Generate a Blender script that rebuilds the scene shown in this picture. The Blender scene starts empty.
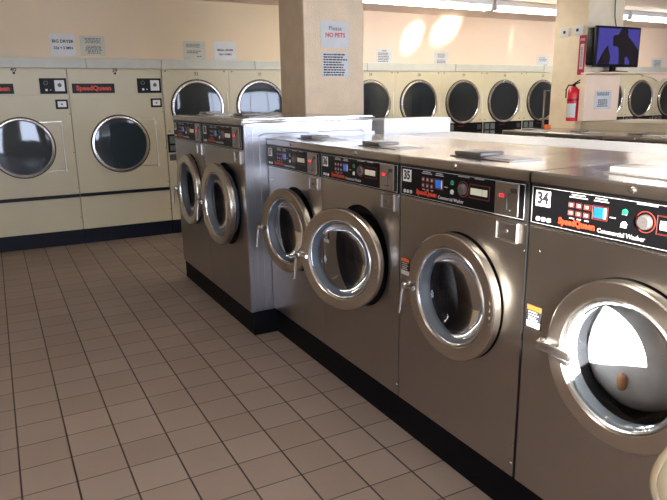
import bpy, bmesh, math, random
from mathutils import Vector, Matrix
random.seed(7)
PI = math.pi
SC = bpy.context.scene
COL = SC.collection

# ------------------------------------------------------------------ camera
CAM = Vector((0.0771, -3.3352, 1.5167))
PITCH, YAW, ROLL, FPX = 0.23797, 0.48985, -0.014878, 624.08
fw = Vector((math.sin(YAW)*math.cos(PITCH), math.cos(YAW)*math.cos(PITCH), -math.sin(PITCH)))
r0 = Vector((math.cos(YAW), -math.sin(YAW), 0)); u0 = r0.cross(fw)
rt = r0*math.cos(ROLL) + u0*math.sin(ROLL); up = -r0*math.sin(ROLL) + u0*math.cos(ROLL)
cd = bpy.data.cameras.new('camera'); cam = bpy.data.objects.new('camera', cd); COL.objects.link(cam)
m3 = Matrix((rt, up, -fw)).transposed(); cam.matrix_world = Matrix.Translation(CAM) @ m3.to_4x4()
cd.sensor_width = 36; cd.lens = FPX*36/667; cd.clip_start = .02; cd.clip_end = 100
SC.camera = cam

# ------------------------------------------------------------------ exposure, world, daylight
SC.view_settings.view_transform = 'Standard'; SC.view_settings.look = 'None'
SC.view_settings.gamma = 1; SC.view_settings.use_curve_mapping = False
SC.view_settings.exposure = 0.12
w = bpy.data.worlds.new('world'); SC.world = w; w.use_nodes = True
w.node_tree.nodes['Background'].inputs[0].default_value = (.55, .68, 1, 1)
w.node_tree.nodes['Background'].inputs[1].default_value = 1.0

def area(name, loc, sx, sy, power, col, rot):
    l = bpy.data.lights.new(name, 'AREA'); l.shape = 'RECTANGLE'; l.size = sx; l.size_y = sy
    l.energy = power; l.color = col; o = bpy.data.objects.new(name, l); COL.objects.link(o)
    o.location = loc; o.rotation_euler = rot; return o
DAY = (.70, .79, 1.0)
area('daylight_wide_window', (6.3, -6.85, 1.65), 5.2, 1.5, 330, DAY, (PI/2, 0, 0))
area('daylight_narrow_window', (1.15, -6.85, 1.5), 1.0, 1.7, 90, DAY, (PI/2, 0, 0))
area('daylight_entrance', (-1.0, -6.85, 1.3), 1.3, 2.2, 150, DAY, (PI/2, 0, 0))

def spot(name, loc, target, deg, power, col, blend=.25, sx=1, sy=1, roll=0, rad=.02):
    l = bpy.data.lights.new(name, 'SPOT'); l.energy = power; l.color = col
    l.spot_size = math.radians(deg); l.spot_blend = blend; l.shadow_soft_size = rad
    o = bpy.data.objects.new(name, l); COL.objects.link(o); o.location = loc
    q = (Vector(target)-Vector(loc)).to_track_quat('-Z', 'Y')
    o.rotation_mode = 'QUATERNION'; o.rotation_quaternion = q @ Matrix.Rotation(roll, 3, 'Z').to_quaternion()
    o.scale = (sx, sy, 1); return o
# low sun slanting in through the glass entrance onto the nearest washer
spot('sunbeam', (-1.25, -6.78, 2.12), (1.56, -2.20, 1.0), 6.4, 12000, (1, .95, .86), .25)
spot('sunbeam_core', (-1.25, -6.78, 2.12), (1.57, -2.23, .80), 3.2, 90000, (1, .96, .9), .5)
spot('sunbeam_top', (-1.25, -6.78, 2.12), (1.78, -2.10, 1.30), 2.6, 60000, (1, .96, .9), .5, 1, .5)
# added low spots for sun reflected off the washer tops onto the back wall
spot('sun_glint_wall_a', (-1.0, -6.78, .75), (5.16, 3.88, 2.29), 2.6, 24000, (1, .93, .82), 1, .55, 1, -.5)
spot('sun_glint_wall_b', (-1.0, -6.78, .75), (5.72, 3.88, 2.42), 2.9, 24000, (1, .93, .82), 1, .6, 1, -.8)
spot('sun_glint_wall_c', (-1.0, -6.78, .75), (6.92, 3.88, 2.30), 2.4, 7000, (1, .93, .82), 1, .16, 1, -.1)

# ------------------------------------------------------------------ materials
def lin(c): return tuple((x/12.92 if x <= .04045 else ((x+.055)/1.055)**2.4) for x in c)
def rgb(r, g, b): return lin((r/255, g/255, b/255)) + (1,)
def mat(name, col, rough=.5, metal=0, emit=None, es=0, noise=0, nscale=8, bump=0, bscale=60, stretch=(1,1,1), spec=None, rvar=0):
    m = bpy.data.materials.new(name); m.use_nodes = True; nt = m.node_tree; n = nt.nodes; L = nt.links
    b = n['Principled BSDF']; b.inputs['Base Color'].default_value = col
    b.inputs['Roughness'].default_value = rough; b.inputs['Metallic'].default_value = metal
    if spec is not None: b.inputs['Specular IOR Level'].default_value = spec
    if emit: b.inputs['Emission Color'].default_value = emit; b.inputs['Emission Strength'].default_value = es
    if noise or bump or rvar:
        tc = n.new('ShaderNodeTexCoord'); mp = n.new('ShaderNodeMapping'); mp.inputs['Scale'].default_value = stretch
        L.new(tc.outputs['Object'], mp.inputs[0])
        if noise:
            t = n.new('ShaderNodeTexNoise'); t.inputs['Scale'].default_value = nscale; t.inputs['Detail'].default_value = 5
            L.new(mp.outputs[0], t.inputs[0])
            mr = n.new('ShaderNodeMapRange'); mr.inputs[1].default_value = .3; mr.inputs[2].default_value = .7
            mr.inputs[3].default_value = 1-noise; mr.inputs[4].default_value = 1+noise; L.new(t.outputs[0], mr.inputs[0])
            mx = n.new('ShaderNodeVectorMath'); mx.operation = 'SCALE'; mx.inputs[0].default_value = col[:3]
            L.new(mr.outputs[0], mx.inputs['Scale']); L.new(mx.outputs[0], b.inputs['Base Color'])
        if bump or rvar:
            t2 = n.new('ShaderNodeTexNoise'); t2.inputs['Scale'].default_value = bscale; t2.inputs['Detail'].default_value = 3
            L.new(mp.outputs[0], t2.inputs[0])
            if bump:
                bp = n.new('ShaderNodeBump'); bp.inputs['Strength'].default_value = bump; bp.inputs['Distance'].default_value = .004
                L.new(t2.outputs[0], bp.inputs['Height']); L.new(bp.outputs[0], b.inputs['Normal'])
            if rvar:
                mr2 = n.new('ShaderNodeMapRange'); mr2.inputs[1].default_value = .3; mr2.inputs[2].default_value = .7
                mr2.inputs[3].default_value = rough-rvar; mr2.inputs[4].default_value = rough+rvar
                L.new(t2.outputs[0], mr2.inputs[0]); L.new(mr2.outputs[0], b.inputs['Roughness'])
    return m
def glass_mat(name, tint, gloss_rough=.03, ior=1.5):
    m = bpy.data.materials.new(name); m.use_nodes = True; nt = m.node_tree; n = nt.nodes; L = nt.links; n.clear()
    o = n.new('ShaderNodeOutputMaterial'); t = n.new('ShaderNodeBsdfTransparent'); t.inputs[0].default_value = tint
    g = n.new('ShaderNodeBsdfGlossy'); g.inputs['Roughness'].default_value = gloss_rough
    f = n.new('ShaderNodeFresnel'); f.inputs[0].default_value = ior; mx = n.new('ShaderNodeMixShader')
    L.new(f.outputs[0], mx.inputs[0]); L.new(t.outputs[0], mx.inputs[1]); L.new(g.outputs[0], mx.inputs[2]); L.new(mx.outputs[0], o.inputs[0])
    return m
M = {}
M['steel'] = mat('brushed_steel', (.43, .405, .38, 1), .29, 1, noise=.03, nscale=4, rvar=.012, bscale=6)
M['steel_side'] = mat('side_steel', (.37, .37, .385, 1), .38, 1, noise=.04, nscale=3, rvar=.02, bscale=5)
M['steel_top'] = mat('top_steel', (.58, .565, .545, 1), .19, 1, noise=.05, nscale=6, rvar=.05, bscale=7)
M['door_steel'] = mat('door_steel', (.58, .54, .48, 1), .26, 1, noise=.05, nscale=9)
M['chrome'] = mat('chrome', (.62, .62, .62, 1), .22, 1)
M['dark_metal'] = mat('dark_metal', (.12, .12, .12, 1), .4, .8)
M['lid_grey'] = mat('dull_grey_lid', (.20, .195, .19, 1), .35, .7)
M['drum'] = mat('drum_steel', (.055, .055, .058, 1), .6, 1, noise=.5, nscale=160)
M['black'] = mat('black_plastic', (.007, .007, .008, 1), .4, spec=.2)
M['panel_black'] = mat('panel_black', (.005, .005, .006, 1), .4, spec=.15)
M['rubber'] = mat('black_rubber', (.005, .005, .006, 1), .6, spec=.15)
M['gasket'] = mat('grey_gasket', rgb(78, 84, 90), .5)
M['kick'] = mat('black_kick', (.003, .003, .004, 1), .6, spec=.12, noise=.2, nscale=12)
M['kick_blue'] = mat('dark_navy_kick', (.004, .005, .012, 1), .5, spec=.2, noise=.2, nscale=12)
M['white'] = mat('white_plastic', (.75, .75, .72, 1), .45)
M['white_enamel'] = mat('white_enamel', (.88, .90, .91, 1), .35, noise=.02)
M['paper'] = mat('paper', (.62, .63, .62, 1), .8, noise=.06, nscale=10)
M['paper_cream'] = mat('cream_paper', (.52, .52, .42, 1), .8, noise=.06, nscale=10)
M['ink'] = mat('ink', (.02, .02, .03, 1), .7)
M['ink_grey'] = mat('grey_ink', (.12, .12, .13, 1), .7)
M['ink_red'] = mat('red_ink', (.55, .05, .06, 1), .7)
M['red'] = mat('logo_red', (.62, .055, .02, 1), .5)
M['panel_red'] = mat('panel_red', (.10, .014, .010, 1), .5)
M['dial_red'] = mat('dial_red', (.28, .035, .02, 1), .5)
M['dryer_drum'] = mat('dryer_drum_steel', (.20, .24, .28, 1), .45, .6, noise=.4, nscale=120)
M['orange'] = mat('orange_label', (.75, .16, .03, 1), .5)
M['grey_text'] = mat('grey_lettering', (.45, .45, .45, 1), .5)
M['line'] = mat('silver_line', (.55, .55, .54, 1), .4)
M['blue'] = mat('blue_display', (.01, .12, .50, 1), .35, emit=(.02, .22, .9, 1), es=.25)
M['green'] = mat('green_lamp', (.02, .22, .13, 1), .3)
M['led'] = mat('red_led', (.6, .01, .02, 1), .4, emit=(1, .02, .05, 1), es=1.6)
M['lcd'] = mat('cream_display', (.62, .62, .48, 1), .4, emit=(.8, .8, .6, 1), es=.12)
M['knob'] = mat('grey_knob', (.10, .09, .09, 1), .35)
M['enamel'] = mat('almond_enamel', rgb(196, 187, 156), .42, noise=.03, nscale=3)
M['band'] = mat('grey_green_trim', rgb(192, 192, 178), .5, noise=.04)
M['wall'] = mat('beige_wall', rgb(217, 197, 165), .8, noise=.03, nscale=2, bump=.15, bscale=90)
M['wall_lit_peach'] = mat('lit_peach_wall', rgb(234, 210, 186), .8, noise=.03, nscale=2, bump=.15, bscale=90)  # wall colour made paler and pinker where the strip lights fall
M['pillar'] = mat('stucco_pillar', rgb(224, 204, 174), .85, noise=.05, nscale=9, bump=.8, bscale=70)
M['pillar_lit'] = mat('lit_stucco_pillar', rgb(238, 222, 190), .85, noise=.05, nscale=9, bump=.8, bscale=70)  # stucco colour raised for the light falling on the far pillar
M['ceiling'] = mat('ceiling', rgb(222, 208, 196), .9, noise=.05, bump=.7, bscale=55)
M['dglass'] = glass_mat('dryer_glass', (.24, .30, .38, 1), .05, 1.6)
M['wglass'] = glass_mat('washer_glass', (.75, .77, .8, 1), .03, 1.32)
M['tube'] = mat('fluorescent_tube', (1, 1, 1, 1), .4, emit=(1, .955, .89, 1), es=27)
M['fixture'] = mat('fixture_white', (.72, .71, .68, 1), .5)
M['plywood'] = mat('painted_board', rgb(238, 214, 188), .7, noise=.05, nscale=4)
M['ext_red'] = mat('extinguisher_red', (.62, .012, .03, 1), .25)
M['sign_red'] = mat('sign_red', (.45, .02, .06, 1), .6)
M['tv_blue'] = mat('tv_screen', (.01, .01, .02, 1), .25, emit=(.045, .04, .26, 1), es=1.0)
M['tv_dark'] = mat('tv_silhouette', (.008, .006, .01, 1), .35)
M['tan'] = mat('tan_laminate', rgb(178, 166, 142), .5, noise=.05)
M['cloth'] = mat('white_cloth', (.75, .76, .75, 1), .9, noise=.12, nscale=14, bump=.6, bscale=20)
M['cloth_brown'] = mat('brown_cloth', (.45, .22, .10, 1), .9, bump=.6, bscale=20)
M['cloth_red'] = mat('red_cloth', (.30, .03, .05, 1), .9, bump=.6, bscale=20)
M['cloth_mix'] = mat('dark_speckled_cloth', (.30, .32, .32, 1), .9, noise=.8, nscale=22, bump=.6, bscale=20)
M['cloth_dark'] = mat('dark_cloth', (.06, .07, .08, 1), .9, noise=.5, nscale=12)
M['beige_gloss'] = mat('beige_moulded_plastic', rgb(208, 192, 158), .22, noise=.05)
M['frame'] = mat('window_frame', (.25, .24, .23, 1), .5)
M['pole'] = mat('pole_grey', (.20, .19, .17, 1), .4, .6)

def floor_material():
    m = bpy.data.materials.new('quarry_tile'); m.use_nodes = True; nt = m.node_tree; n = nt.nodes; L = nt.links
    b = n['Principled BSDF']; tc = n.new('ShaderNodeTexCoord'); sp = n.new('ShaderNodeSeparateXYZ'); L.new(tc.outputs['Object'], sp.inputs[0])
    def math_(op, a, b_=None):
        q = n.new('ShaderNodeMath'); q.operation = op
        for i, v in enumerate((a, b_)):
            if v is None: continue
            if isinstance(v, (int, float)): q.inputs[i].default_value = v
            else: L.new(v, q.inputs[i])
        return q.outputs[0]
    T = .206
    def dist(c):
        d = math_('DIVIDE', c, T); fr = math_('FRACT', math_('ADD', d, .5)); return math_('MULTIPLY', math_('ABSOLUTE', math_('SUBTRACT', fr, .5)), T)
    dx = dist(sp.outputs[0]); dy = dist(sp.outputs[1])
    def soft(d, w0, w1):
        r = n.new('ShaderNodeMapRange'); r.interpolation_type = 'SMOOTHSTEP'; r.inputs[1].default_value = w0; r.inputs[2].default_value = w1
        L.new(d, r.inputs[0]); return r.outputs[0]
    gx = soft(dx, .0026, .0046); gy = soft(dy, .0016, .0034); g = math_('MINIMUM', gx, gy)
    cx = math_('FLOOR', math_('DIVIDE', sp.outputs[0], T)); cy = math_('FLOOR', math_('DIVIDE', sp.outputs[1], T))
    cm = n.new('ShaderNodeCombineXYZ'); L.new(cx, cm.inputs[0]); L.new(cy, cm.inputs[1])
    wn = n.new('ShaderNodeTexWhiteNoise'); L.new(cm.outputs[0], wn.inputs[0])
    cr = n.new('ShaderNodeValToRGB'); cr.color_ramp.elements[0].color = rgb(143, 126, 114); cr.color_ramp.elements[1].color = rgb(152, 136, 124)
    L.new(wn.outputs[0], cr.inputs[0])
    nz = n.new('ShaderNodeTexNoise'); nz.inputs['Scale'].default_value = 90; nz.inputs['Detail'].default_value = 4; L.new(tc.outputs['Object'], nz.inputs[0])
    nz2 = n.new('ShaderNodeTexNoise'); nz2.inputs['Scale'].default_value = 2.2; L.new(tc.outputs['Object'], nz2.inputs[0])
    v = math_('ADD', math_('MULTIPLY', nz.outputs[0], .14), math_('MULTIPLY', nz2.outputs[0], .22)); v = math_('ADD', v, .82)
    sc = n.new('ShaderNodeVectorMath'); sc.operation = 'SCALE'; L.new(cr.outputs[0], sc.inputs[0]); L.new(v, sc.inputs['Scale'])
    mx = n.new('ShaderNodeMix'); mx.data_type = 'RGBA'; mx.inputs[6].default_value = (.014, .009, .008, 1)
    L.new(g, mx.inputs[0]); L.new(sc.outputs[0], mx.inputs[7]); L.new(mx.outputs[2], b.inputs['Base Color'])
    b.inputs['Roughness'].default_value = .5
    bp = n.new('ShaderNodeBump'); bp.inputs['Strength'].default_value = .5; bp.inputs['Distance'].default_value = .002
    L.new(g, bp.inputs['Height']); L.new(bp.outputs[0], b.inputs['Normal'])
    return m
M['floor'] = floor_material()

# ------------------------------------------------------------------ mesh builder
# frames turn (a right, b up, h out of the face) into object space
FW = lambda a, b, h: Vector((-h, -a, b))      # a face that looks towards -X (washers)
FD = lambda a, b, h: Vector((a, -h, b))       # a face that looks towards -Y (dryers, back wall)
FX = lambda a, b, h: Vector((a, b, h))        # plain axes
class MB:
    def __init__(s, F=FX): s.bm = bmesh.new(); s.F = F
    def box(s, a0, a1, b0, b1, h0, h1, bev=0, seg=2):
        vs = [s.bm.verts.new(s.F(a, b, h)) for a in (a0, a1) for b in (b0, b1) for h in (h0, h1)]
        fs = [s.bm.faces.new([vs[i] for i in q]) for q in ((0,1,3,2),(4,6,7,5),(0,4,5,1),(2,3,7,6),(0,2,6,4),(1,5,7,3))]
        if bev:
            es = list({e for f in fs for e in f.edges})
            bmesh.ops.bevel(s.bm, geom=es, offset=bev, segments=seg, affect='EDGES', profile=.5)
        return s
    def rect(s, a0, a1, b0, b1, h): 
        s.bm.faces.new([s.bm.verts.new(s.F(*p)) for p in ((a0,b0,h),(a1,b0,h),(a1,b1,h),(a0,b1,h))]); return s
    def poly(s, pts, h0, h1):
        lo = [s.bm.verts.new(s.F(a, b, h0)) for a, b in pts]; hi = [s.bm.verts.new(s.F(a, b, h1)) for a, b in pts]
        s.bm.faces.new(lo[::-1]); s.bm.faces.new(hi)
        for i in range(len(pts)):
            j = (i+1) % len(pts); s.bm.faces.new([lo[i], lo[j], hi[j], hi[i]])
        return s
    def lathe(s, ca, cb, prof, n=48, cap0=False, cap1=False):
        rings = []
        for r, h in prof:
            rings.append([s.bm.verts.new(s.F(ca+r*math.cos(2*PI*i/n), cb+r*math.sin(2*PI*i/n), h)) for i in range(n)])
        for k in range(len(rings)-1):
            for i in range(n):
                j = (i+1) % n; s.bm.faces.new([rings[k][i], rings[k][j], rings[k+1][j], rings[k+1][i]])
        if cap0: s.bm.faces.new(rings[0][::-1])
        if cap1: s.bm.faces.new(rings[-1])
        return s
    def ring(s, ca, cb, prof, n=48):   # closed profile
        return s.lathe(ca, cb, prof + [prof[0]], n)
    def tube(s, pts, r, n=10):
        P = [s.F(*p) for p in pts]; rings = []
        for i, p in enumerate(P):
            d = (P[min(i+1, len(P)-1)] - P[max(i-1, 0)]).normalized()
            x = d.orthogonal().normalized() if i == 0 else (x - d*x.dot(d)).normalized()
            y = d.cross(x)
            rings.append([s.bm.verts.new(p + (x*math.cos(2*PI*k/n) + y*math.sin(2*PI*k/n))*r) for k in range(n)])
        for a, b in zip(rings, rings[1:]):
            for k in range(n): s.bm.faces.new([a[k], a[(k+1) % n], b[(k+1) % n], b[k]])
        s.bm.faces.new(rings[0][::-1]); s.bm.faces.new(rings[-1]); return s
    def plate_hole(s, a0, a1, b0, b1, ca, cb, r, h):
        ang = sorted([2*PI*i/64 for i in range(64)] + [math.atan2(b-cb, a-ca) % (2*PI) for a in (a0, a1) for b in (b0, b1)])
        I, O = [], []
        for t in ang:
            c, q = math.cos(t), math.sin(t)
            k = min([(a1-ca)/c if c > 1e-9 else 1e9, (a0-ca)/c if c < -1e-9 else 1e9, (b1-cb)/q if q > 1e-9 else 1e9, (b0-cb)/q if q < -1e-9 else 1e9])
            I.append(s.bm.verts.new(s.F(ca+r*c, cb+r*q, h))); O.append(s.bm.verts.new(s.F(ca+k*c, cb+k*q, h)))
        for i in range(len(ang)):
            j = (i+1) % len(ang); s.bm.faces.new([O[i], O[j], I[j], I[i]])
        return s
    def build(s, name, m, parent=None, smooth=35, loc=None):
        bmesh.ops.remove_doubles(s.bm, verts=s.bm.verts, dist=1e-6)
        bmesh.ops.recalc_face_normals(s.bm, faces=s.bm.faces)
        me = bpy.data.meshes.new(name); s.bm.to_mesh(me); s.bm.free()
        me.materials.append(M[m] if isinstance(m, str) else m)
        me.shade_smooth(); me.set_sharp_from_angle(angle=math.radians(smooth))
        o = bpy.data.objects.new(name, me); COL.objects.link(o)
        if parent: o.parent = parent
        if loc: o.location = loc
        return o
TCACHE = {}
def text_data(string, size, m, F, bold=.0, align='LEFT', sx=1.0, ext=.0004):
    key = (string, size, m, F, bold, align, sx)
    if key in TCACHE: return TCACHE[key]
    cu = bpy.data.curves.new('lettering', 'FONT'); cu.body = string; cu.size = size; cu.align_x = align; cu.align_y = 'CENTER'
    cu.extrude = ext; cu.offset = bold; cu.resolution_u = 2
    t = bpy.data.objects.new('lettering', cu); COL.objects.link(t)
    bpy.context.view_layer.update()
    me = bpy.data.meshes.new_from_object(t.evaluated_get(bpy.context.evaluated_depsgraph_get()))
    bpy.data.objects.remove(t)
    for v in me.vertices: v.co = F(v.co.x*sx, v.co.y, v.co.z)
    me.materials.clear(); me.materials.append(M[m]); TCACHE[key] = me; return me
def text(name, string, size, m, F, a, b, h, parent=None, **k):
    o = bpy.data.objects.new(name, text_data(string, size, m, F, **k)); COL.objects.link(o)
    o.location = F(a, b, h)
    if parent: o.parent = parent
    return o
def tag(o, label=None, cat=None, group=None, kind=None):
    if label: o['label'] = label
    if cat: o['category'] = cat
    if group: o['group'] = group
    if kind: o['kind'] = kind
    return o
def empty(name, loc=(0,0,0), rz=0):
    o = bpy.data.objects.new(name, None); COL.objects.link(o); o.location = loc; o.rotation_euler = (0, 0, rz); o.empty_display_size = .1; return o
CHILD = {}
def children(o): return [c for c in COL.objects if c.parent == o]
def copy_tree(o, parent=None):
    c = o.copy(); COL.objects.link(c)
    if parent: c.parent = parent
    for ch in children(o): copy_tree(ch, c)
    return c
def kid(o, kind): return [c for c in children(o) if c.name.split('.')[0] == kind][0]

# ------------------------------------------------------------------ the setting
X0, X1, Y0, Y1, ZC = -3.2, 13.0, -6.5, 3.9, 2.6
def struct(name, mb, m, parent=None):
    o = mb.build(name, m, parent)
    if not parent: tag(o, kind='structure')
    return o
struct('floor', MB().box(X0-.2, X1+.2, Y0-.2, 5.0, -.1, 0), 'floor')
struct('ceiling', MB().box(X0-.2, X1+.2, Y0-.2, 5.0, ZC, ZC+.1), 'ceiling')
YB = 4.75     # the dryers stand in front of this wall, boxed in by a bulkhead above them
struct('wall_back', MB().box(X0, X1, YB, YB+.15, 0, ZC), 'wall')
struct('wall_bulkhead_left', MB().box(X0, 3.50, Y1, Y1+.12, 1.965, ZC), 'wall')
struct('wall_bulkhead_right', MB().box(3.50, X1, Y1, Y1+.12, 1.965, ZC), 'wall_lit_peach')
struct('wall_dryer_side', MB().box(X0, -.16, Y1, Y1+.12, 0, 1.965), 'wall')
struct('wall_left', MB().box(X0-.15, X0, Y0-.15, 4.9, 0, ZC), 'wall')
struct('wall_right', MB().box(X1, X1+.15, Y0-.15, 4.9, 0, ZC), 'wall_lit_peach')
fwm = MB(); cuts = [(-1.65, -.35, .02, 2.3), (.65, 1.65, .75, 2.3), (3.7, 8.9, .95, 2.35)]; x = X0
for a, b, z0, z1 in cuts:
    fwm.box(x, a, Y0-.15, Y0, 0, ZC); fwm.box(a, b, Y0-.15, Y0, 0, z0); fwm.box(a, b, Y0-.15, Y0, z1, ZC); x = b
fwm.box(x, X1, Y0-.15, Y0, 0, ZC); struct('wall_front', fwm, 'wall')
for k, (a, b, z0, z1, nm) in enumerate(((-1.65, -.35, .02, 2.3, 1), (.65, 1.65, .75, 2.3, 1), (3.7, 8.9, .95, 2.35, 4))):
    f = MB(); t = .04
    f.box(a, a+t, Y0-.1, Y0-.04, z0, z1); f.box(b-t, b, Y0-.1, Y0-.04, z0, z1)
    f.box(a+t, b-t, Y0-.1, Y0-.04, z0, z0+t); f.box(a+t, b-t, Y0-.1, Y0-.04, z1-t, z1)
    for q in range(1, nm):
        xx = a+(b-a)*q/nm; f.box(xx-t/2, xx+t/2, Y0-.1, Y0-.04, z0+t, z1-t)
    struct('door_1' if k == 0 else 'window_%d' % k, f, 'frame')
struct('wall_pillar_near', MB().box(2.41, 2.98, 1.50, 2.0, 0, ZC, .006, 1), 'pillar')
struct('wall_pillar_far', MB().box(5.80, 6.36, 1.56, 2.02, 0, ZC, .006, 1), 'pillar_lit')
# capping trim over the dryers, in butted lengths
xs = [-.15, .02, 1.02, 1.803, 2.9, 4.45, 5.9, 7.6, 9.3, 11.1]
for k in range(len(xs)-1):
    struct('trim_%d' % (k+1), MB(FD).box(xs[k]+.002, xs[k+1]-.002, 1.862, 1.963, -3.898, -3.862, .003, 1), 'band')

# ------------------------------------------------------------------ dryers
def make_big_dryer():
    t = empty('tumble_dryer'); W = .966
    b = MB(FD); b.box(0, W, .17, 1.858, -.75, -.004, 0); b.box(0, W, .165, .52, -.004, 0, .002, 1)
    b.plate_hole(0, W, .56, 1.588, .475, 1.068, .285, 0)
    b.box(0, W, 1.594, 1.858, -.004, 0, .002, 1); b.build('body', 'enamel', t)
    b = MB(FD); b.box(0, W, 0, .163, -.70, -.03); b.build('kick_plate', 'kick_blue', t)
    b = MB(FD); b.box(0, W, .523, .557, -.003, .018, .004, 1); b.build('bumper_strip', 'black', t)
    # door panel, faint raised plate beside the window
    d = MB(FD); d.box(.60, .872, .815, .819, 0, .004); d.box(.62, .872, 1.322, 1.325, 0, .003)
    d.ring(.475, 1.068, [(.272, 0), (.300, 0), (.304, .012), (.297, .026), (.284, .028), (.273, .018)], 64)
    door = d.build('door', 'chrome', t)
    MB(FD).ring(.475, 1.068, [(.300, -.002), (.313, -.002), (.313, .005), (.300, .005)], 64).build('gasket', 'rubber', door)
    MB(FD).lathe(.475, 1.068, [(.273, .016), (.22, .019), (.12, .021), (.02, .0215)], 48, False, True).build('door_glass', 'dglass', door)
    h = MB(FD); h.box(.856, .868, .815, 1.30, 0, .014, .003, 1); h.box(.850, .874, 1.27, 1.31, 0, .02, .003, 1); h.box(.852, .872, .80, .83, 0, .02, .003, 1)
    h.build('handle', 'white', door)
    MB(FD).lathe(.475, 1.068, [(.285, -.005), (.28, -.06), (.28, -.5)], 40).lathe(.475, 1.068, [(.28, -.5), (.005, -.5)], 40).build('drum', 'dryer_drum', t)
    lb = MB(FD).box(.035, .46, 1.61, 1.708, -.001, .006, .002, 1).build('name_badge', 'black', t)
    text('logo', 'SpeedQueen', .066, 'red', FD, .075, 1.660, .007, lb, bold=.003, sx=1.02)
    cp = MB(FD).box(.70, .957, 1.606, 1.762, -.001, .008, .002, 1).build('control_panel', 'panel_black', t)
    MB(FD).box(.840, .935, 1.632, 1.742, .008, .012, .002, 1).build('dial_plate', 'white', cp)
    MB(FD).lathe(.888, 1.692, [(.020, .012), (.018, .028), (.001, .028)], 20).box(.885, .891, 1.69, 1.715, .028, .032).build('dial', 'knob', cp)
    MB(FD).box(.75, .77, 1.635, 1.655, .008, .012).lathe(.80, 1.645, [(.006, .008), (.001, .012)], 10).build('indicator_lamp', 'lcd', cp)
    MB(FD).ring(.76, 1.715, [(.016, .008), (.022, .008), (.022, .011), (.016, .011)], 18).build('button', 'knob', cp)
    cb = MB(FD).box(.830, .950, 1.452, 1.548, -.001, .012, .003, 1).build('coin_box', 'black', t)
    MB(FD).box(.850, .932, 1.472, 1.530, .012, .016, .002, 1).build('coin_plate', 'white', cb)
    MB(FD).lathe(.890, 1.500, [(.010, .016), (.008, .020), (.001, .020)], 14).build('lock', 'dark_metal', cb)
    MB(FD).lathe(.48, 1.812, [(.012, 0), (.010, .008), (.001, .008)], 14).build('peep_button', 'black', t)
    text('number', '40', .055, 'ink', FD, .478, 1.85-.008, .001, t, align='CENTER', bold=.001)
    s = MB(FD)
    for q in (.30, .62, 1.0, 1.4): s.lathe(.955, q, [(.006, 0), (.004, .003), (.0005, .003)], 8)
    s.build('screws', 'dark_metal', t)
    return t
YD = 3.88
d40 = make_big_dryer(); d40.location = (-.145, YD, 0)
tag(d40, 'almond tumble dryer numbered 40 at the left edge of the picture', 'tumble dryer', 'big single tumble dryers on the back wall')
d39 = copy_tree(d40); d39.location = (.827, YD, 0)
tag(d39, 'almond tumble dryer numbered 39, its whole round window and red lettered badge in view', 'tumble dryer')
kid(d39, 'number').data = text_data('39', .055, 'ink', FD, align='CENTER', bold=.001)

def make_stack_dryer():
    t = empty('stacked_dryer'); W = .770; c = .387
    b = MB(FD); b.box(0, W, .17, 1.858, -.75, -.004)
    b.plate_hole(0, W, 1.175, 1.858, c, 1.438, .285, 0); b.plate_hole(0, W, .165, .84, c, .50, .285, 0); b.box(0, W, .84, 1.175, -.004, 0)
    b.build('body', 'enamel', t)
    MB(FD).box(0, W, 0, .163, -.70, -.03).build('kick_plate', 'kick_blue', t)
    for z in (1.438, .50):
        door = MB(FD).ring(c, z, [(.268, 0), (.300, 0), (.305, .012), (.298, .026), (.280, .028), (.270, .018)], 56).build('door', 'chrome', t)
        MB(FD).ring(c, z, [(.298, -.002), (.314, -.002), (.314, .005), (.298, .005)], 56).build('gasket', 'rubber', door)
        MB(FD).lathe(c, z, [(.270, .016), (.21, .019), (.11, .021), (.02, .0215)], 40, False, True).build('door_glass', 'dglass', door)
        h = MB(FD); h.box(.735, .747, z-.13, z+.17, 0, .012, .003, 1); h.box(.733, .749, z-.15, z-.13, 0, .016, .002, 1)
        h.build('handle', 'white', door)
        MB(FD).lathe(c, z, [(.285, -.005), (.28, -.06), (.28, -.5)], 36).lathe(c, z, [(.28, -.5), (.005, -.5)], 36).build('drum', 'dryer_drum', t)
    cp = MB(FD).box(.01, .76, .945, 1.150, -.001, .010, .002, 1).build('control_panel', 'panel_black', t)
    q = MB(FD)
    for dx in (.03, .14): q.box(dx+.0, dx+.085, 1.045, 1.130, .010, .013, .001, 1); q.box(dx, dx+.085, .965, 1.025, .010, .013, .001, 1)
    q.build('keypad', 'ink_grey', cp)
    q = MB(FD); q.box(.66, .73, 1.05, 1.12, .010, .014); q.box(.66, .73, .965, 1.015, .010, .014); q.build('coin_plate', 'dark_metal', cp)
    MB(FD).box(.05, .075, 1.085, 1.10, .013, .015).box(.05, .075, 1.055, 1.07, .013, .015).build('indicator_lamp', 'green', cp)
    MB(FD).box(.30, .42, 1.10, 1.112, .010, .012).build('red_stripe', 'panel_red', cp)
    MB(FD).box(.02, .11, .855, .925, -.001, .01, .002, 1).box(.12, .2, .86, .92, -.001, .004).build('coin_return', 'dark_metal', t)
    s = MB(FD)
    for a in (.04, .72):
        for z in (1.185, 1.84, .86): s.lathe(a, z, [(.009, 0), (.006, .004), (.0005, .004)], 8)
    s.build('screws', 'dark_metal', t)
    text('number', '32', .05, 'ink_grey', FD, c, 1.812, .001, t, align='CENTER', bold=.001)
    return t
st = make_stack_dryer()
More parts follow.
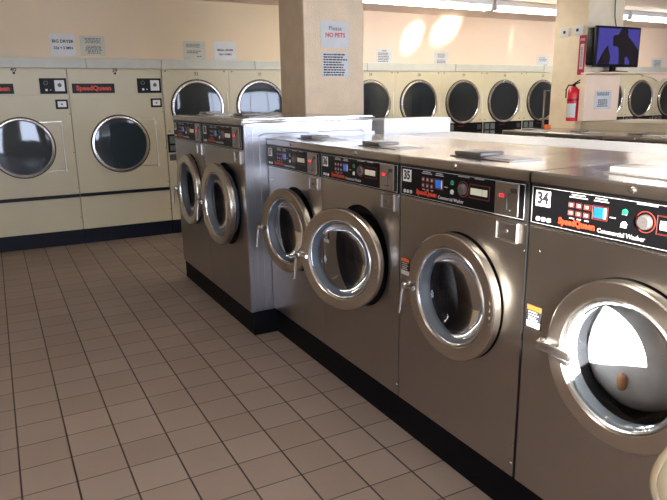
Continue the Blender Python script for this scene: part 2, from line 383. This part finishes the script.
desc = {0: 'just right of the big dryer 39, behind the taller washers', 1: 'with its upper window left of the near pillar', 2: 'mostly hidden behind the near pillar',
        3: 'just right of the near pillar, window cut by it', 4: 'numbered 28, second window right of the near pillar', 5: 'numbered 27, red clothes behind its glass',
        6: 'numbered 26, just left of the cart pole', 7: 'partly hidden by the far pillar and a grey cart pole', 8: 'hidden behind the far pillar',
        9: 'just right of the beige notice box', 10: 'with speckled clothes in its window, right of the television pillar', 11: 'at the right edge of the picture, window cut by the frame'}
for k in range(12):
    o = st if k == 0 else copy_tree(st)
    o.location = (1.803+.774*k, YD, 0)
    if k: kid(o, 'number').data = text_data(str(32-k), .05, 'ink_grey', FD, align='CENTER', bold=.001)
    tag(o, 'almond stacked tumble dryer ' + desc[k], 'tumble dryer', 'stacked dryers along the back wall')

def cloth_blob(name, loc, rad, m, seed, label, flat=(1, 1, 1), amp=.25, parent=None):
    random.seed(seed); bm = bmesh.new(); bmesh.ops.create_icosphere(bm, subdivisions=4, radius=1)
    waves = [(Vector((random.uniform(-4, 4), random.uniform(-4, 4), random.uniform(-4, 4))), random.uniform(0, 6), random.uniform(.4, 1)) for _ in range(9)]
    for v in bm.verts:
        k = sum(math.sin(v.co.dot(a)+p)*q for a, p, q in waves)/5
        v.co = Vector((v.co.x*flat[0], v.co.y*flat[1], v.co.z*flat[2]))*rad*(1+amp*k)
    me = bpy.data.meshes.new(name); bm.to_mesh(me); bm.free(); me.materials.append(M[m]); me.shade_smooth()
    o = bpy.data.objects.new(name, me); COL.objects.link(o); o.location = loc
    return tag(o, label, 'laundry', kind='stuff')
cloth_blob('laundry', (6.06, YD+.20, 1.32), .16, 'cloth_red', 3, 'dark red clothes inside stacked dryer 27', (1.15, .6, .6), .2)
cloth_blob('laundry', (9.93, YD+.14, 1.42), .21, 'cloth_mix', 5, 'black and white speckled clothes tumbling in the dryer right of the television pillar', (.85, .5, 1.05), .12)
cloth_blob('laundry', (5.29, YD+.16, 1.32), .16, 'cloth_dark', 8, 'dark grey clothes inside stacked dryer 28', (1.1, .6, .75), .15)

# ------------------------------------------------------------------ washers (local z=0 on the plinth)
# measured on unit 35; the builder frame has z above the plinth top at .175
ZP = .175
def Z(z): return z-ZP
def make_washer(depth=.825, bodymat='steel', sidemat='steel_side', topmat='steel_top'):
    t = empty('washing_machine'); W = .735; e = .0035; ca, cz, R = .398, Z(.775), .246
    D = -depth
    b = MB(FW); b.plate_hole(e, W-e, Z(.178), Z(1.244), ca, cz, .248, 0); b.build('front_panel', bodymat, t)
    b = MB(FW)   # sides, back, underside with a recessed seam line
    b.box(e, e+.002, Z(.178), Z(1.27), D, -.001); b.box(W-e-.002, W-e, Z(.178), Z(1.27), D, -.001); b.box(e, W-e, Z(.178), Z(1.27), D, D+.002)
    b.box(e, W-e, Z(.178), Z(.180), D, -.001)
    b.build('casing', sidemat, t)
    def prism(pts, a0, a1, name, m):
        b = MB(FW); v = [[b.bm.verts.new(FW(a, z, h)) for h, z in pts] for a in (a0, a1)]; n = len(pts)
        for i in range(n): b.bm.faces.new([v[0][i], v[0][(i+1) % n], v[1][(i+1) % n], v[1][i]])
        b.bm.faces.new(v[0]); b.bm.faces.new(v[1][::-1]); return b.build(name, m, t, 50)
    z0 = Z(1.245)
    prism([(-.004, z0), (.004, z0+.004), (.0055, z0+.020), (.004, z0+.032), (-.004, z0+.0365), (-.010, z0+.037), (-.010, z0)], .002, W-.002, 'fascia', bodymat)
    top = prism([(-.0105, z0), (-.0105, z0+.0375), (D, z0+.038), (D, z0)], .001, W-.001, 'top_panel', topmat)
    MB(FW).lathe(.366, Z(1.266), [(.010, .004), (.010, .008), (.006, .011), (.0005, .011)], 16).build('lock', 'chrome', top)
    # soap dispenser flap on the top
    s = MB(FW); s.box(.16, .50, Z(1.283), Z(1.287), -.30, -.13, .0015, 1); lid = s.build('soap_dispenser', 'steel', t)
    s = MB(FW); s.box(.165, .325, Z(1.287), Z(1.305), -.27, -.15, .005, 2); s.build('lid', 'lid_grey', lid)
    s = MB(FW); s.box(.33, .49, Z(1.287), Z(1.291), -.26, -.16, .0015, 1)
    s.build('flap', 'line', lid)
    # control panel
    cp = MB(FW).box(.008, .727, Z(1.116), Z(1.243), -.002, .006, .002, 1).build('control_panel', 'panel_black', t)
    l = MB(FW); a0, a1, z0, z1, w = .013, .721, Z(1.122), Z(1.238), .0016
    l.box(a0, a1, z1-w, z1, .006, .0068); l.box(a0, a1, z0, z0+w, .006, .0068); l.box(a0, a0+w, z0, z1, .006, .0068); l.box(a1-w, a1, z0, z1, .006, .0068)
    l.build('border_line', 'line', cp)
    l = MB(FW); l.box(.005, .730, Z(1.106), Z(1.110), -.001, .005, .001, 1); l.build('trim_strip', 'chrome', t)
    MB(FW).box(.028, .088, Z(1.178), Z(1.228), .006, .0075, .001, 1).build('number_plate', 'white', cp)
    text('number', '35', .050, 'ink', FW, .058, Z(1.203), .0078, cp, align='CENTER', bold=.0018, sx=.9)
    q = MB(FW)
    for k in range(3): q.box(.036+.022*k, .050+.022*k, Z(1.131), Z(1.145), .006, .0072, .003, 1)
    q.build('agency_marks', 'grey_text', cp)
    text('logo', 'SpeedQueen', .0265, 'red', FW, .124, Z(1.144), .0065, cp, bold=.0013, sx=.97)
    text('model_lettering', 'Commercial Washer', .0185, 'grey_text', FW, .266, Z(1.139), .0065, cp, bold=.0003, sx=.97)
    q = MB(FW)
    for r_, zz in enumerate((1.190, 1.166)):
        for k in range(3): q.box(.160+.028*k, .180+.028*k+(.012 if (k == 2 and r_ == 0) else 0), Z(zz), Z(zz+.018), .006, .0072, .002, 1)
    q.build('cycle_icons', 'panel_red', cp)
    q = MB(FW)
    for r_, zz in enumerate((1.1945, 1.1705)):
        for k in range(3): q.box(.165+.028*k, .175+.028*k, Z(zz), Z(zz+.009), .0072, .0078)
    for a, w_, zz in ((.168, .05, 1.228), (.160, .066, 1.221), (.252, .04, 1.228), (.248, .05, 1.221), (.385, .062, 1.231), (.475, .05, 1.231), (.164, .018, 1.157), (.192, .015, 1.157), (.22, .015, 1.157), (.304, .02, 1.181), (.340, .02, 1.160), (.342, .016, 1.196)):
        q.box(a, a+w_, Z(zz), Z(zz+.0035), .006, .0068)
    q.build('small_print', 'grey_text', cp)
    q = MB(FW); q.box(.246, .298, Z(1.168), Z(1.210), .006, .0072, .002, 1); q.build('display_frame', 'panel_red', cp)
    MB(FW).box(.251, .284, Z(1.174), Z(1.205), .0072, .009, .001, 1).build('display', 'blue', cp)
    MB(FW).box(.286, .293, Z(1.174), Z(1.205), .0072, .009, .001, 1).build('display_edge', 'white', cp)
    MB(FW).lathe(.352, Z(1.205), [(.0085, .006), (.008, .010), (.001, .011)], 16).build('lamp', 'green', cp)
    MB(FW).lathe(.352, Z(1.170), [(.0085, .006), (.008, .010), (.001, .011)], 16).build('button', 'white', cp)
    MB(FW).ring(.415, Z(1.187), [(.027, .006), (.0295, .006), (.0295, .0072), (.027, .0072)], 24).build('dial_ring', 'dial_red', cp)
    q = MB(FW); q.lathe(.415, Z(1.187), [(.021, .006), (.020, .016), (.016, .019), (.001, .019)], 24); q.build('dial', 'knob', cp)
    q = MB(FW); q.box(.448, .556, Z(1.160), Z(1.212), .006, .0068, .001, 1); q.box(.4515, .5525, Z(1.1635), Z(1.2085), .0069, .0070); q.build('display_surround', 'panel_red', cp)
    MB(FW).box(.452, .552, Z(1.164), Z(1.208), .0068, .0074).build('display_window', 'panel_black', cp)
    MB(FW).box(.458, .518, Z(1.174), Z(1.198), .0074, .010, .001, 1).box(.520, .546, Z(1.174), Z(1.198), .0074, .010, .001, 1).build('price_display', 'lcd', cp)
    pl = MB(FW).box(.585, .698, Z(1.126), Z(1.236), .006, .011, .003, 1).build('coin_slide_plate', 'steel', t)
    q = MB(FW); q.tube([(.662, Z(1.208), .012), (.645, Z(1.186), .014), (.648, Z(1.160), .014), (.646, Z(1.145), .014)], .0022, 8); q.box(.632, .662, Z(1.142), Z(1.147), .011, .015); q.box(.66, .69, Z(1.205), Z(1.22), .011, .0125)
    q.build('coin_slot', 'dark_metal', pl)
    MB(FW).box(.611, .630, Z(1.186), Z(1.197), .011, .0135).build('price_lamp', 'led', pl)
    cb = MB(FW); cb.box(.594, .698, Z(1.036), Z(1.108), -.001, .004, .002, 1)
    for q4 in ((.594, .698, 1.100, 1.108), (.594, .698, 1.036, 1.044), (.594, .603, 1.036, 1.108), (.689, .698, 1.036, 1.108)): cb.box(q4[0], q4[1], Z(q4[2]), Z(q4[3]), .004, .012, .002, 1)
    cb = cb.build('coin_box', 'steel', t)
    MB(FW).box(.604, .688, Z(1.045), Z(1.099), .004, .007, .001, 1).build('coin_box_door', 'steel', cb)
    MB(FW).lathe(.646, Z(1.072), [(.008, .007), (.007, .011), (.001, .011)], 12).build('lock', 'dark_metal', cb)
    q = MB(FW)
    for a, zz in ((.723, 1.018), (.72, .30), (.05, 1.03), (.72, .23)): q.lathe(a, Z(zz), [(.005, 0), (.004, .002), (.0005, .002)], 8)
    q.build('screws', 'chrome', t)
    # recess, gasket and drum behind the door
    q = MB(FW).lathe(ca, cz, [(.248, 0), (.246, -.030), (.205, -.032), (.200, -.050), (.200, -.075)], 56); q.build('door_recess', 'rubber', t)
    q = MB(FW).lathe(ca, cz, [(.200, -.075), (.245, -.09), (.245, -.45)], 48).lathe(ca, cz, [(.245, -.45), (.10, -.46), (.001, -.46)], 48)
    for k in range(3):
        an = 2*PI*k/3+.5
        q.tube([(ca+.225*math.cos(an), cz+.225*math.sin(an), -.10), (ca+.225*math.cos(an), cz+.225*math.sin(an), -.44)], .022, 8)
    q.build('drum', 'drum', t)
    st_ = MB(FW).box(.014, .078, Z(.768), Z(.846), -.001, .0012).build('warning_sticker', 'ink', t)
    MB(FW).box(.016, .076, Z(.828), Z(.844), .0012, .002).build('sticker_header', 'orange', st_)
    MB(FW).box(.016, .076, Z(.770), Z(.790), .0012, .002).box(.022, .060, Z(.820), Z(.823), .0012, .0018).box(.022, .066, Z(.811), Z(.814), .0012, .0018).box(.022, .056, Z(.802), Z(.805), .0012, .0018).box(.022, .064, Z(.795), Z(.798), .0012, .0018).build('sticker_text', 'white', st_)
    # the door, hinged on the right
    hg = ca+R+.005; c = ca-hg
    d = MB(FW); d.ring(c, cz, [(.240, -.024), (.246, -.018), (.247, .004), (.2445, .011), (.239, .0145), (.197, .0115), (.190, .006), (.190, -.024)], 72)
    for k in range(4): d.tube([(c+.218, cz-.052+.028*k, .0125), (c+.219, cz-.040+.028*k, .0135)], .0040, 6)
    door = d.build('door', 'door_steel', t, 28, FW(hg, 0, .027))
    MB(FW).ring(c, cz, [(.1905, .008), (.1905, -.012), (.183, -.014), (.182, .004), (.186, .0115)], 64).build('inner_ring', 'chrome', door)
    MB(FW).lathe(c, cz, [(.1825, .002), (.176, -.014), (.170, -.022), (.168, -.040)], 56).ring(c, cz, [(.235, -.02), (.19, -.02), (.19, -.05), (.205, -.055), (.21, -.03)], 56).build('gasket', 'gasket', door)
    MB(FW).lathe(c, cz, [(.171, -.024), (.160, -.052), (.120, -.080), (.07, -.097), (.01, -.10)], 48, False, True).build('door_glass', 'wglass', door)
    hd = MB(FW); zz = cz-.015
    hd.lathe(c-.252, zz, [(.017, -.02), (.017, .030), (.012, .036), (.0005, .036)], 16)
    hd.tube([(c-.262, zz, .022), (c-.19, zz+.004, .030)], .010, 10)
    hd.tube([(c-.262, zz, .026), (c-.266, zz-.05, .034), (c-.268, zz-.12, .040)], .0065, 8)
    hd.build('handle', 'chrome', door)
    return t
WIDTH = .735
proto = make_washer()
def place_washer(o, num, front_x, y_left, zbase, ang, s, label, group, rz=0, hout=0):
    o.location = (front_x, y_left, zbase); o.scale = (s, s, s); o.rotation_euler = (0, 0, rz)
    kid(kid(o, 'control_panel'), 'number').data = text_data(str(num), .050, 'ink', FW, align='CENTER', bold=.0018, sx=.9)
    d = kid(o, 'door'); d.rotation_euler = (0, 0, math.radians(ang)); d.location.x -= hout
    tag(o, label, 'washing machine', group)
g = 'steel front loading washers in the low row'
place_washer(proto, 35, 1.575, -1.14, ZP, 2.5, 1, 'stainless front loading washer numbered 35 with its round door nearly shut', g)
copies = [(34, -1.88, 1.5, 0, 'stainless front loading washer numbered 34, nearest one, sunlit white laundry behind its glass'),
          (36, -.405, 21, .005, 'stainless front loading washer numbered 36 with its round door swung ajar'),
          (37, .33, 9, .005, 'stainless front loading washer numbered 37 beside the step up to the taller pair, door ajar')]
for num, y, ang, ho, lab in copies:
    place_washer(copy_tree(proto), num, 1.575, y, ZP, ang, 1, lab, g, 0, ho)
g2 = 'taller steel washers at the far end of the row'
place_washer(copy_tree(proto), 38, 1.42, 1.163, .16, 3, 1.122, 'taller stainless washer with its bare side panel facing the lower row', g2, 0, .02)
place_washer(copy_tree(proto), 39, 1.42, 1.992, .16, 1, 1.122, 'taller stainless washer farthest down the row, beside the big dryers', g2, 0, .0)
for k in range(5):
    place_washer(copy_tree(proto), 20-k, 5.04, 1.96-.663*k, .158, 0, .898,
                 'small steel washer on the far island, ' + ('at its left end', 'in front of the fire extinguisher pillar', 'below the television and notice box', 'just right of the television pillar', 'at the right edge of the picture')[k],
                 'steel washers on the far island')
h34 = MB(FW); c_ = -.251; z_ = Z(.775)-.012
h34.lathe(c_-.250, z_, [(.019, -.02), (.019, .026), (.013, .034), (.0005, .034)], 16)
h34.box(c_-.262, c_-.135, z_-.016, z_+.012, .030, .046, .005, 2); h34.box(c_-.215, c_-.15, z_-.040, z_-.024, .014, .030, .004, 2)
h34 = h34.build('handle', 'chrome', None)
n34 = [o_ for o_ in COL.objects if o_.get('label', '').startswith('stainless front loading washer numbered 34')][0]
kid(kid(n34, 'door'), 'handle').data = h34.data; bpy.data.objects.remove(h34)
g34 = MB(FW).lathe(c_, Z(.775), [(.182, .002), (.172, -.010), (.125, -.022), (.06, -.029), (.01, -.030)], 48, False, True).build('door_glass', 'wglass', None)
kid(kid(n34, 'door'), 'door_glass').data = g34.data; bpy.data.objects.remove(g34)
g34 = MB(FW).ring(c_, Z(.775), [(.1825, .002), (.176, -.004), (.174, -.040), (.181, -.040)], 48).build('gasket', 'gasket', None)
kid(kid(n34, 'door'), 'gasket').data = g34.data; bpy.data.objects.remove(g34)
# the washers that stand back to back with the front row and face away
back = make_washer(.585, 'white_enamel', 'white_enamel', 'white_enamel')
for q_ in children(kid(back, 'soap_dispenser')): bpy.data.objects.remove(q_)
bpy.data.objects.remove(kid(back, 'soap_dispenser'))
for k in range(4):
    o = back if k == 0 else copy_tree(back)
    place_washer(o, 50+k, 3.06, -2.605+.738*k, ZP-.013, 0, 1, 'white washer facing away, pale top showing ' + ('at the right edge', 'behind the sunlit washer', 'behind the middle steel washers', 'beside the tall one')[k], 'white washers facing away behind the steel row', PI)
o = copy_tree(back); place_washer(o, 54, 3.04, .372, .16, 0, 1.122, 'tall white washer with a flat blank side standing behind the step in the row', 'tall white washer', PI)
o.scale = (.98, .3, 1.095)
# embossed side panel of the taller steel washer
def plinth(name, x0, x1, y0, y1, h, label):
    tag(MB().box(x0, x1, y0, y1, 0, h, .004, 1).build(name, 'kick', None), label, 'plinth')
plinth('plinth', 1.60, 2.40, -2.625, .330, ZP-.002, 'long black plinth under the low row of washers')
plinth('plinth', 1.435, 2.34, .338, 1.99, .158, 'black plinth under the two taller washers')
plinth('plinth', 2.49, 3.03, -2.60, 1.20, .158, 'black plinth under the white washers that face away')
plinth('plinth', 5.07, 5.75, -1.36, 1.95, .156, 'black plinth under the small washers on the far island')

# blank side cladding and top plate of the taller pair
c = empty('side_cladding', (1.42, .335, 0))
q = MB(FD); q.box(0, .945, .178, 1.300, -.004, 0, .001, 1)
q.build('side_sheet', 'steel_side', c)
q = MB(FD); q.box(.002, .028, .165, 1.365, 0, .006, .002, 1); q.box(.0, .022, 1.23, 1.372, .006, .010, .002, 1); q.build('corner_strip', 'steel_side', c)
q = MB(FD); q.box(0, .945, 1.373, 1.399, -.004, .008, .003, 2); q.build('top_edge', 'steel_top', c)
q = MB(FD)
for a0, a1 in ((.105, .46), (.50, .86)): q.tube([(a0, 1.16, .0), (a0, 1.29, .0), (a0+.02, 1.31, .0), (a1-.02, 1.31, .0), (a1, 1.29, .0), (a1, 1.25, .0)], .0025, 6)
q.box(.060, .063, .19, 1.34, 0, .002); q.tube([(.105, .19, 0), (.105, 1.3, 0)], .002, 6)
q.build('emboss_line', 'steel', c)
tag(c, 'bare steel end panel of the taller washers, lit by the daylight', 'panel')

# laundry in 34
cloth_blob('laundry', (1.738, -2.208, .755), .200, 'cloth', 11, 'white laundry pressed against the door glass of washer 34', (.56, .93, .93), .05)
cloth_blob('laundry', (1.624, -2.235, .69), .017, 'cloth_brown', 12, 'small brown cloth among the white laundry in washer 34', (.5, 1, 1.7), .15)

# ------------------------------------------------------------------ far island top, pillar fittings
tag(MB().box(5.785, 6.75, -1.6, 1.553, .0, 1.235, .004, 1).build('service_counter', 'tan', None), 'low tan counter box running behind the small washers on the far island', 'counter')
nb = MB(FD).box(5.735, 6.285, 1.238, 1.728, -1.555, -1.48, .003, 1).build('notice_box', 'plywood', None)
tag(nb, 'beige boarded box fixed to the far pillar under the television', 'box')
def lines(q, a0, a1, b0, b1, n, h, ragged=.3, align='c'):
    st_ = (b1-b0)/n
    for k in range(n):
        wd = (a1-a0)*(1-ragged*random.random()); z = b1-st_*(k+.5)
        x = a0+((a1-a0)-wd)/2 if align == 'c' else a0
        a = x
        while a < x+wd:
            l_ = random.uniform(.012, .035); q.box(a, min(a+l_, x+wd), z-st_*.27, z+st_*.27, h, h+.0006); a += l_+.006
def notice(a0, a1, b0, b1, h, label, m='paper', words=None, greek=None, group=None):
    w_, h_ = a1-a0, b1-b0
    o = MB(FD); n = 4
    o.box(0, w_, 0, h_, 0, .0015)
    o = o.build('paper_notice', m, None, loc=(a0, -h, b0))
    tag(o, label, 'notice', group)
    for (t, sz, mm, x, y, bo) in (words or []):
        text('lettering', t, sz, mm, FD, x*w_, y*h_, .002, o, align='CENTER', bold=bo)
    for (x0, x1, y0, y1, k, mm, al) in (greek or []):
        q = MB(FD); lines(q, x0*w_, x1*w_, y0*h_, y1*h_, k, .0016, .25, al); q.build('print_lines', mm, o)
    return o
YW = -(Y1-.001)
notice(.70, .945, 1.985, 2.20, YW, 'white notice in big capitals above dryer 39, left of a cream one', words=[('BIG DRYER', .042, 'ink', .5, .66, .0012), ('25¢ = 5 MIN', .036, 'ink', .5, .36, .001)])
notice(.985, 1.232, 1.99, 2.19, YW, 'cream notice of small centred print above dryer 39', 'paper_cream', greek=[(.18, .86, .62, .9, 4, 'ink_grey', 'c'), (.2, .88, .1, .52, 6, 'ink_grey', 'c')])
notice(2.066, 2.322, 1.965, 2.165, YW, 'cream notice with two short left aligned paragraphs above the first stacked dryer', 'paper_cream', greek=[(.14, .8, .66, .88, 3, 'ink_grey', 'l'), (.16, .82, .34, .52, 2, 'ink_grey', 'l'), (.6, .85, .14, .24, 1, 'ink_grey', 'l')])
notice(2.423, 2.687, 1.96, 2.17, YW, 'white notice in capitals immediately left of the near pillar', words=[('SMALL DRYER', .031, 'ink', .5, .56, .001), ('25¢ = 8 MIN', .029, 'ink', .5, .34, .001)])
notice(4.609, 4.86, 1.925, 2.14, YW, 'white typed notice on the lamp-lit wall, first right of the near pillar', greek=[(.35, .65, .84, .94, 1, 'ink_grey', 'c'), (.12, .88, .22, .8, 6, 'ink_grey', 'l'), (.6, .95, .06, .14, 1, 'ink_grey', 'l')])
notice(5.545, 5.79, 1.935, 2.13, YW, 'white notice of faint centred print under the right sun patch', greek=[(.2, .8, .55, .85, 4, 'ink_grey', 'c'), (.18, .84, .1, .45, 4, 'ink_grey', 'c')])
notice(7.475, 7.74, 1.93, 2.11, YW, 'white notice touching the left side of the far pillar in view', greek=[(.15, .8, .5, .85, 3, 'ink_grey', 'l'), (.5, .85, .1, .3, 1, 'ink_grey', 'l')])
notice(10.16, 10.46, 1.90, 2.11, YW, 'white notice on the wall at far right beyond the television', greek=[(.15, .85, .15, .85, 7, 'ink_grey', 'c')])
notice(2.562, 2.828, 1.930, 2.145, -1.497, 'white sign on the near pillar with NO PETS in red', words=[('Please', .050, 'ink_grey', .52, .72, .0003), ('NO PETS', .048, 'ink_red', .52, .47, .0012)])
notice(2.570, 2.828, 1.693, 1.897, -1.497, 'densely printed white notice below the NO PETS sign', greek=[(.06, .94, .04, .95, 9, 'ink', 'l')])
notice(5.89, 6.155, 1.360, 1.56, -1.477, 'white notice taped on the beige box under the television', greek=[(.1, .9, .72, .92, 2, 'ink', 'c'), (.15, .85, .12, .55, 4, 'ink', 'c')])

def on_left_face(mb_f, name, m, parent=None): return mb_f.build(name, m, parent)
# pillar left face X=5.83 : frame FW with a=-Y
for (a0, a1, z0, z1, lab) in ((-1.905, -1.79, 2.145, 2.235, 'white wall thermostat box on the far pillar, the left of two'), (-1.735, -1.605, 2.150, 2.245, 'white wall thermostat box on the far pillar, the right of two')):
    o = MB(FW).box(a0, a1, z0, z1, -5.799, -5.77, .004, 2).build('thermostat', 'white', None); tag(o, lab, 'thermostat', 'white thermostats')
    MB(FW).box((a0+a1)/2-.015, (a0+a1)/2+.015, (z0+z1)/2-.015, (z0+z1)/2+.015, -5.77, -5.766).build('window', 'ink', o)
sg = MB(FW).box(-1.655, -1.565, 1.73, 2.14, -5.799, -5.795).build('fire_sign', 'sign_red', None)
tag(sg, 'tall narrow red fire extinguisher sign on the far pillar', 'sign')
MB(FW).box(-1.633, -1.587, 1.79, 2.05, -5.795, -5.794).build('white_field', 'paper', sg)
tt = text_data('EXTINGUISHER', .034, 'sign_red', lambda a, b, h: Vector((-h, b, a)), bold=.0006, align='CENTER', sx=.9)
o = bpy.data.objects.new('lettering', tt); COL.objects.link(o); o.location = (5.793, 1.61, 1.92); o.parent = sg
o = text('lettering', 'FIRE', .034, 'paper', FW, -1.61, 2.095, -5.7945, sg, align='CENTER', bold=.0006)

ex = empty('fire_extinguisher', (5.733, 1.628, 1.237))
q = MB(); q.lathe(0, 0, [(.050, 0), (.060, .006), (.062, .02), (.062, .30), (.055, .335), (.030, .362), (.020, .37)], 28, True, True); q.build('cylinder', 'ext_red', ex)
q = MB(); q.lathe(0, 0, [(.018, .37), (.018, .395), (.012, .40)], 14, False, True); q.tube([(.0, 0, .395), (.03, -.04, .41), (.045, -.07, .405)], .007, 8); q.tube([(0, 0, .40), (.03, -.04, .435), (.045, -.07, .445)], .006, 8); q.build('handle', 'black', ex)
q = MB(); q.tube([(0, .01, .385), (-.03, .05, .385), (-.045, .065, .34), (-.045, .062, .25)], .008, 8); q.build('hose', 'black', ex)
MB().box(.058, .068, -.03, .03, .15, .34).build('wall_bracket', 'dark_metal', ex)
q = MB(); n = 10; ring = []
for i in range(n+1):
    an = math.radians(150+ 100*i/n); ring.append((.0632*math.cos(an), .0632*math.sin(an)))
for i in range(n):
    q.bm.faces.new([q.bm.verts.new((ring[i][0], ring[i][1], .04)), q.bm.verts.new((ring[i+1][0], ring[i+1][1], .04)), q.bm.verts.new((ring[i+1][0], ring[i+1][1], .19)), q.bm.verts.new((ring[i][0], ring[i][1], .19))])
q.build('paper_label', 'paper', ex)
MB().ring(0, 0, [(.0625, .22), (.065, .22), (.065, .235), (.0625, .235)], 28).build('strap', 'black', ex)
tag(ex, 'red fire extinguisher against the left face of the far pillar', 'fire extinguisher')

# television on a shelf
sh = MB(FD).box(5.735, 7.35, 1.732, 1.750, -1.555, -1.30, .003, 1).build('wall_shelf', 'plywood', None)
tag(sh, 'thin beige shelf carrying the television on the far pillar', 'shelf')
MB(FD).poly([(6.50, 1.731), (6.56, 1.715), (6.66, 1.70), (6.72, 1.69), (6.80, 1.655), (6.84, 1.655), (6.90, 1.69), (6.95, 1.688), (7.03, 1.712), (7.12, 1.731)], -1.40, -1.385).build('valance', 'wall_lit_peach', sh)
tv = empty('television', (6.13, 1.42, 1.752)); tv.scale = (.94, 1, .97)
q = MB(FD); q.box(-.372, .372, .055, .485, -.035, 0, .006, 2); q.box(-.375, .30, .075, .47, -.13, -.035, .02, 2); q.build('casing', 'black', tv)
sc_ = MB(FD).rect(-.347, .347, .085, .462, .0012).build('screen', 'tv_blue', tv)
q = MB(FD)
q.poly([(.02, .085), (.015, .19), (-.005, .27), (-.085, .275), (-.10, .30), (-.10, .38), (-.06, .395), (-.01, .40), (.02, .455), (.06, .461), (.13, .461), (.15, .44), (.145, .39), (.24, .33), (.315, .27), (.345, .23), (.345, .085), (.21, .085), (.20, .13), (.15, .17), (.12, .16), (.13, .085)], .0014, .0022)
q.poly([(-.34, .086), (-.30, .14), (-.27, .19), (-.22, .25), (-.175, .29), (-.165, .24), (-.14, .19), (-.125, .16), (-.14, .086)], .0014, .0022)
q.build('picture_shapes', 'tv_dark', sc_)
q = MB(FD); q.box(-.16, .12, -.002, .012, -.10, .06, .004, 1); q.box(-.05, .03, .012, .07, -.06, -.03, .003, 1); q.build('stand', 'black', tv)
MB(FD).tube([(.02, .47, -.06), (.03, .60, -.10), (.04, .845, -.125)], .006, 8).build('power_cable', 'ink_grey', tv)
tag(tv, 'flat television with a blue picture and dark figures, on the far pillar shelf', 'television')

# cart pole beyond the far island
ct = empty('laundry_cart', (6.13, 2.42, 0))
q = MB(); q.tube([(0, 0, .12), (0, 0, 1.585)], .016, 10); q.build('upright_pole', 'pole', ct)
q = MB(); q.tube([(0, 0, 1.57), (.03, -.01, 1.57), (.34, -.05, 1.57), (.60, -.02, 1.57)], .010, 8); q.tube([(.60, 0, .12), (.60, 0, 1.57)], .016, 10); q.build('hanging_rail', 'pole', ct)
q = MB(); q.box(-.06, .66, -.24, .24, .40, .42); q.box(-.06, .66, -.24, -.23, .42, .72); q.box(-.06, .66, .23, .24, .42, .72); q.box(-.06, -.05, -.24, .24, .42, .72); q.box(.65, .66, -.24, .24, .42, .72); q.build('basket', 'line', ct)
q = MB(); q.box(-.05, .65, -.22, .22, .10, .13); q.tube([(.0, 0, .12), (0, 0, .41)], .02, 8); q.tube([(.6, 0, .12), (.6, 0, .41)], .02, 8); q.build('base_frame', 'pole', ct)
for a in (0, .6):
    for b in (-.18, .18):
        MB(lambda u, v, h, a=a, b=b: Vector((a+u, b+h, .05+v))).lathe(0, 0, [(.001, -.015), (.05, -.015), (.05, .015), (.001, .015)], 16).build('caster', 'rubber', ct)
tag(ct, 'wheeled laundry cart whose grey hanging pole stands beside the far pillar', 'laundry cart')
tag(MB().box(5.60, 5.65, 1.84, 1.90, 1.153, 1.195, .006, 2).build('detergent_box', 'orange', None), 'small orange box on the far island near the cart pole', 'box')

# chair at the lower right corner, only the rim of its oval back in view
ch = empty('moulded_chair', (1.352, -2.738, -.0), -.489)
def oval(q, rx, rz, cz, prof, n=48):
    rings = [[q.bm.verts.new(((rx*k)*math.cos(2*PI*i/n), y, cz+(rz*k)*math.sin(2*PI*i/n))) for i in range(n)] for k, y in prof]
    for a, b in zip(rings, rings[1:]):
        for i in range(n): q.bm.faces.new([a[i], a[(i+1) % n], b[(i+1) % n], b[i]])
    q.bm.faces.new(rings[0]); q.bm.faces.new(rings[-1]); return q
oval(MB(), .20, .145, .745, [(.02, -.055), (.4, -.05), (.7, -.035), (.88, -.012), (.93, .0), (.93, .004), (.97, -.006), (1.0, 0), (1.0, .010), (.96, .016), (.7, .0), (.02, -.02)]).build('backrest', 'beige_gloss', ch, 60)
q = MB(); q.lathe(0, -.27, [(.001, .435), (.15, .438), (.20, .455), (.212, .462), (.212, .45), (.19, .43), (.001, .42)], 32); q.build('seat', 'beige_gloss', ch)
for sx in (-1, 1):
    MB().tube([(.15*sx, -.02, .70), (.15*sx, -.03, .50), (.15*sx, -.10, .43), (.16*sx, .0, .20), (.17*sx, .03, .0)], .011, 10).build('leg', 'chrome', ch)
    MB().tube([(.14*sx, -.20, .425), (.15*sx, -.40, .40), (.17*sx, -.46, .0)], .011, 10).build('leg', 'chrome', ch)
tag(ch, 'cream chair with an oval back, its rim just inside the lower right corner', 'chair')

# ------------------------------------------------------------------ ceiling lights
def fixture(x0, label, tubes=2):
    t = empty('ceiling_light', (x0, 2.62, ZC))
    MB().box(0, 2.33, -.075, .075, -.060, -.002, .006, 1).build('housing', 'fixture', t)
    for y in (-.038, .038):
        MB().tube([(.03, y, -.088), (2.30, y, -.088)], .019, 12).build('tube', 'tube', t)
    for xx in (0, 2.30): MB().box(xx, xx+.03, -.07, .07, -.112, -.058, .003, 1).build('end_cap', 'fixture', t)
    return tag(t, label, 'ceiling light', 'fluorescent strip lights')
fixture(3.03, 'lit fluorescent strip light whose left end is hidden by the near pillar')
fixture(5.40, 'lit fluorescent strip light that runs behind the far pillar')
fixture(7.77, 'lit fluorescent strip light at the top right corner beyond the television')

def fill_fixture_at(x, y, label):  # unseen strip lights added as general fill for the room
    o = copy_tree([q for q in COL.objects if q.name == 'ceiling_light'][0]); o.location = (x, y, ZC)
    tag(o, label)
fill_fixture_at(-1.4, -1.6, 'added fill strip light over the tiled aisle, outside the picture on the left')
fill_fixture_at(2.6, -1.6, 'added fill strip light above the nearest washers, over the top of the picture')
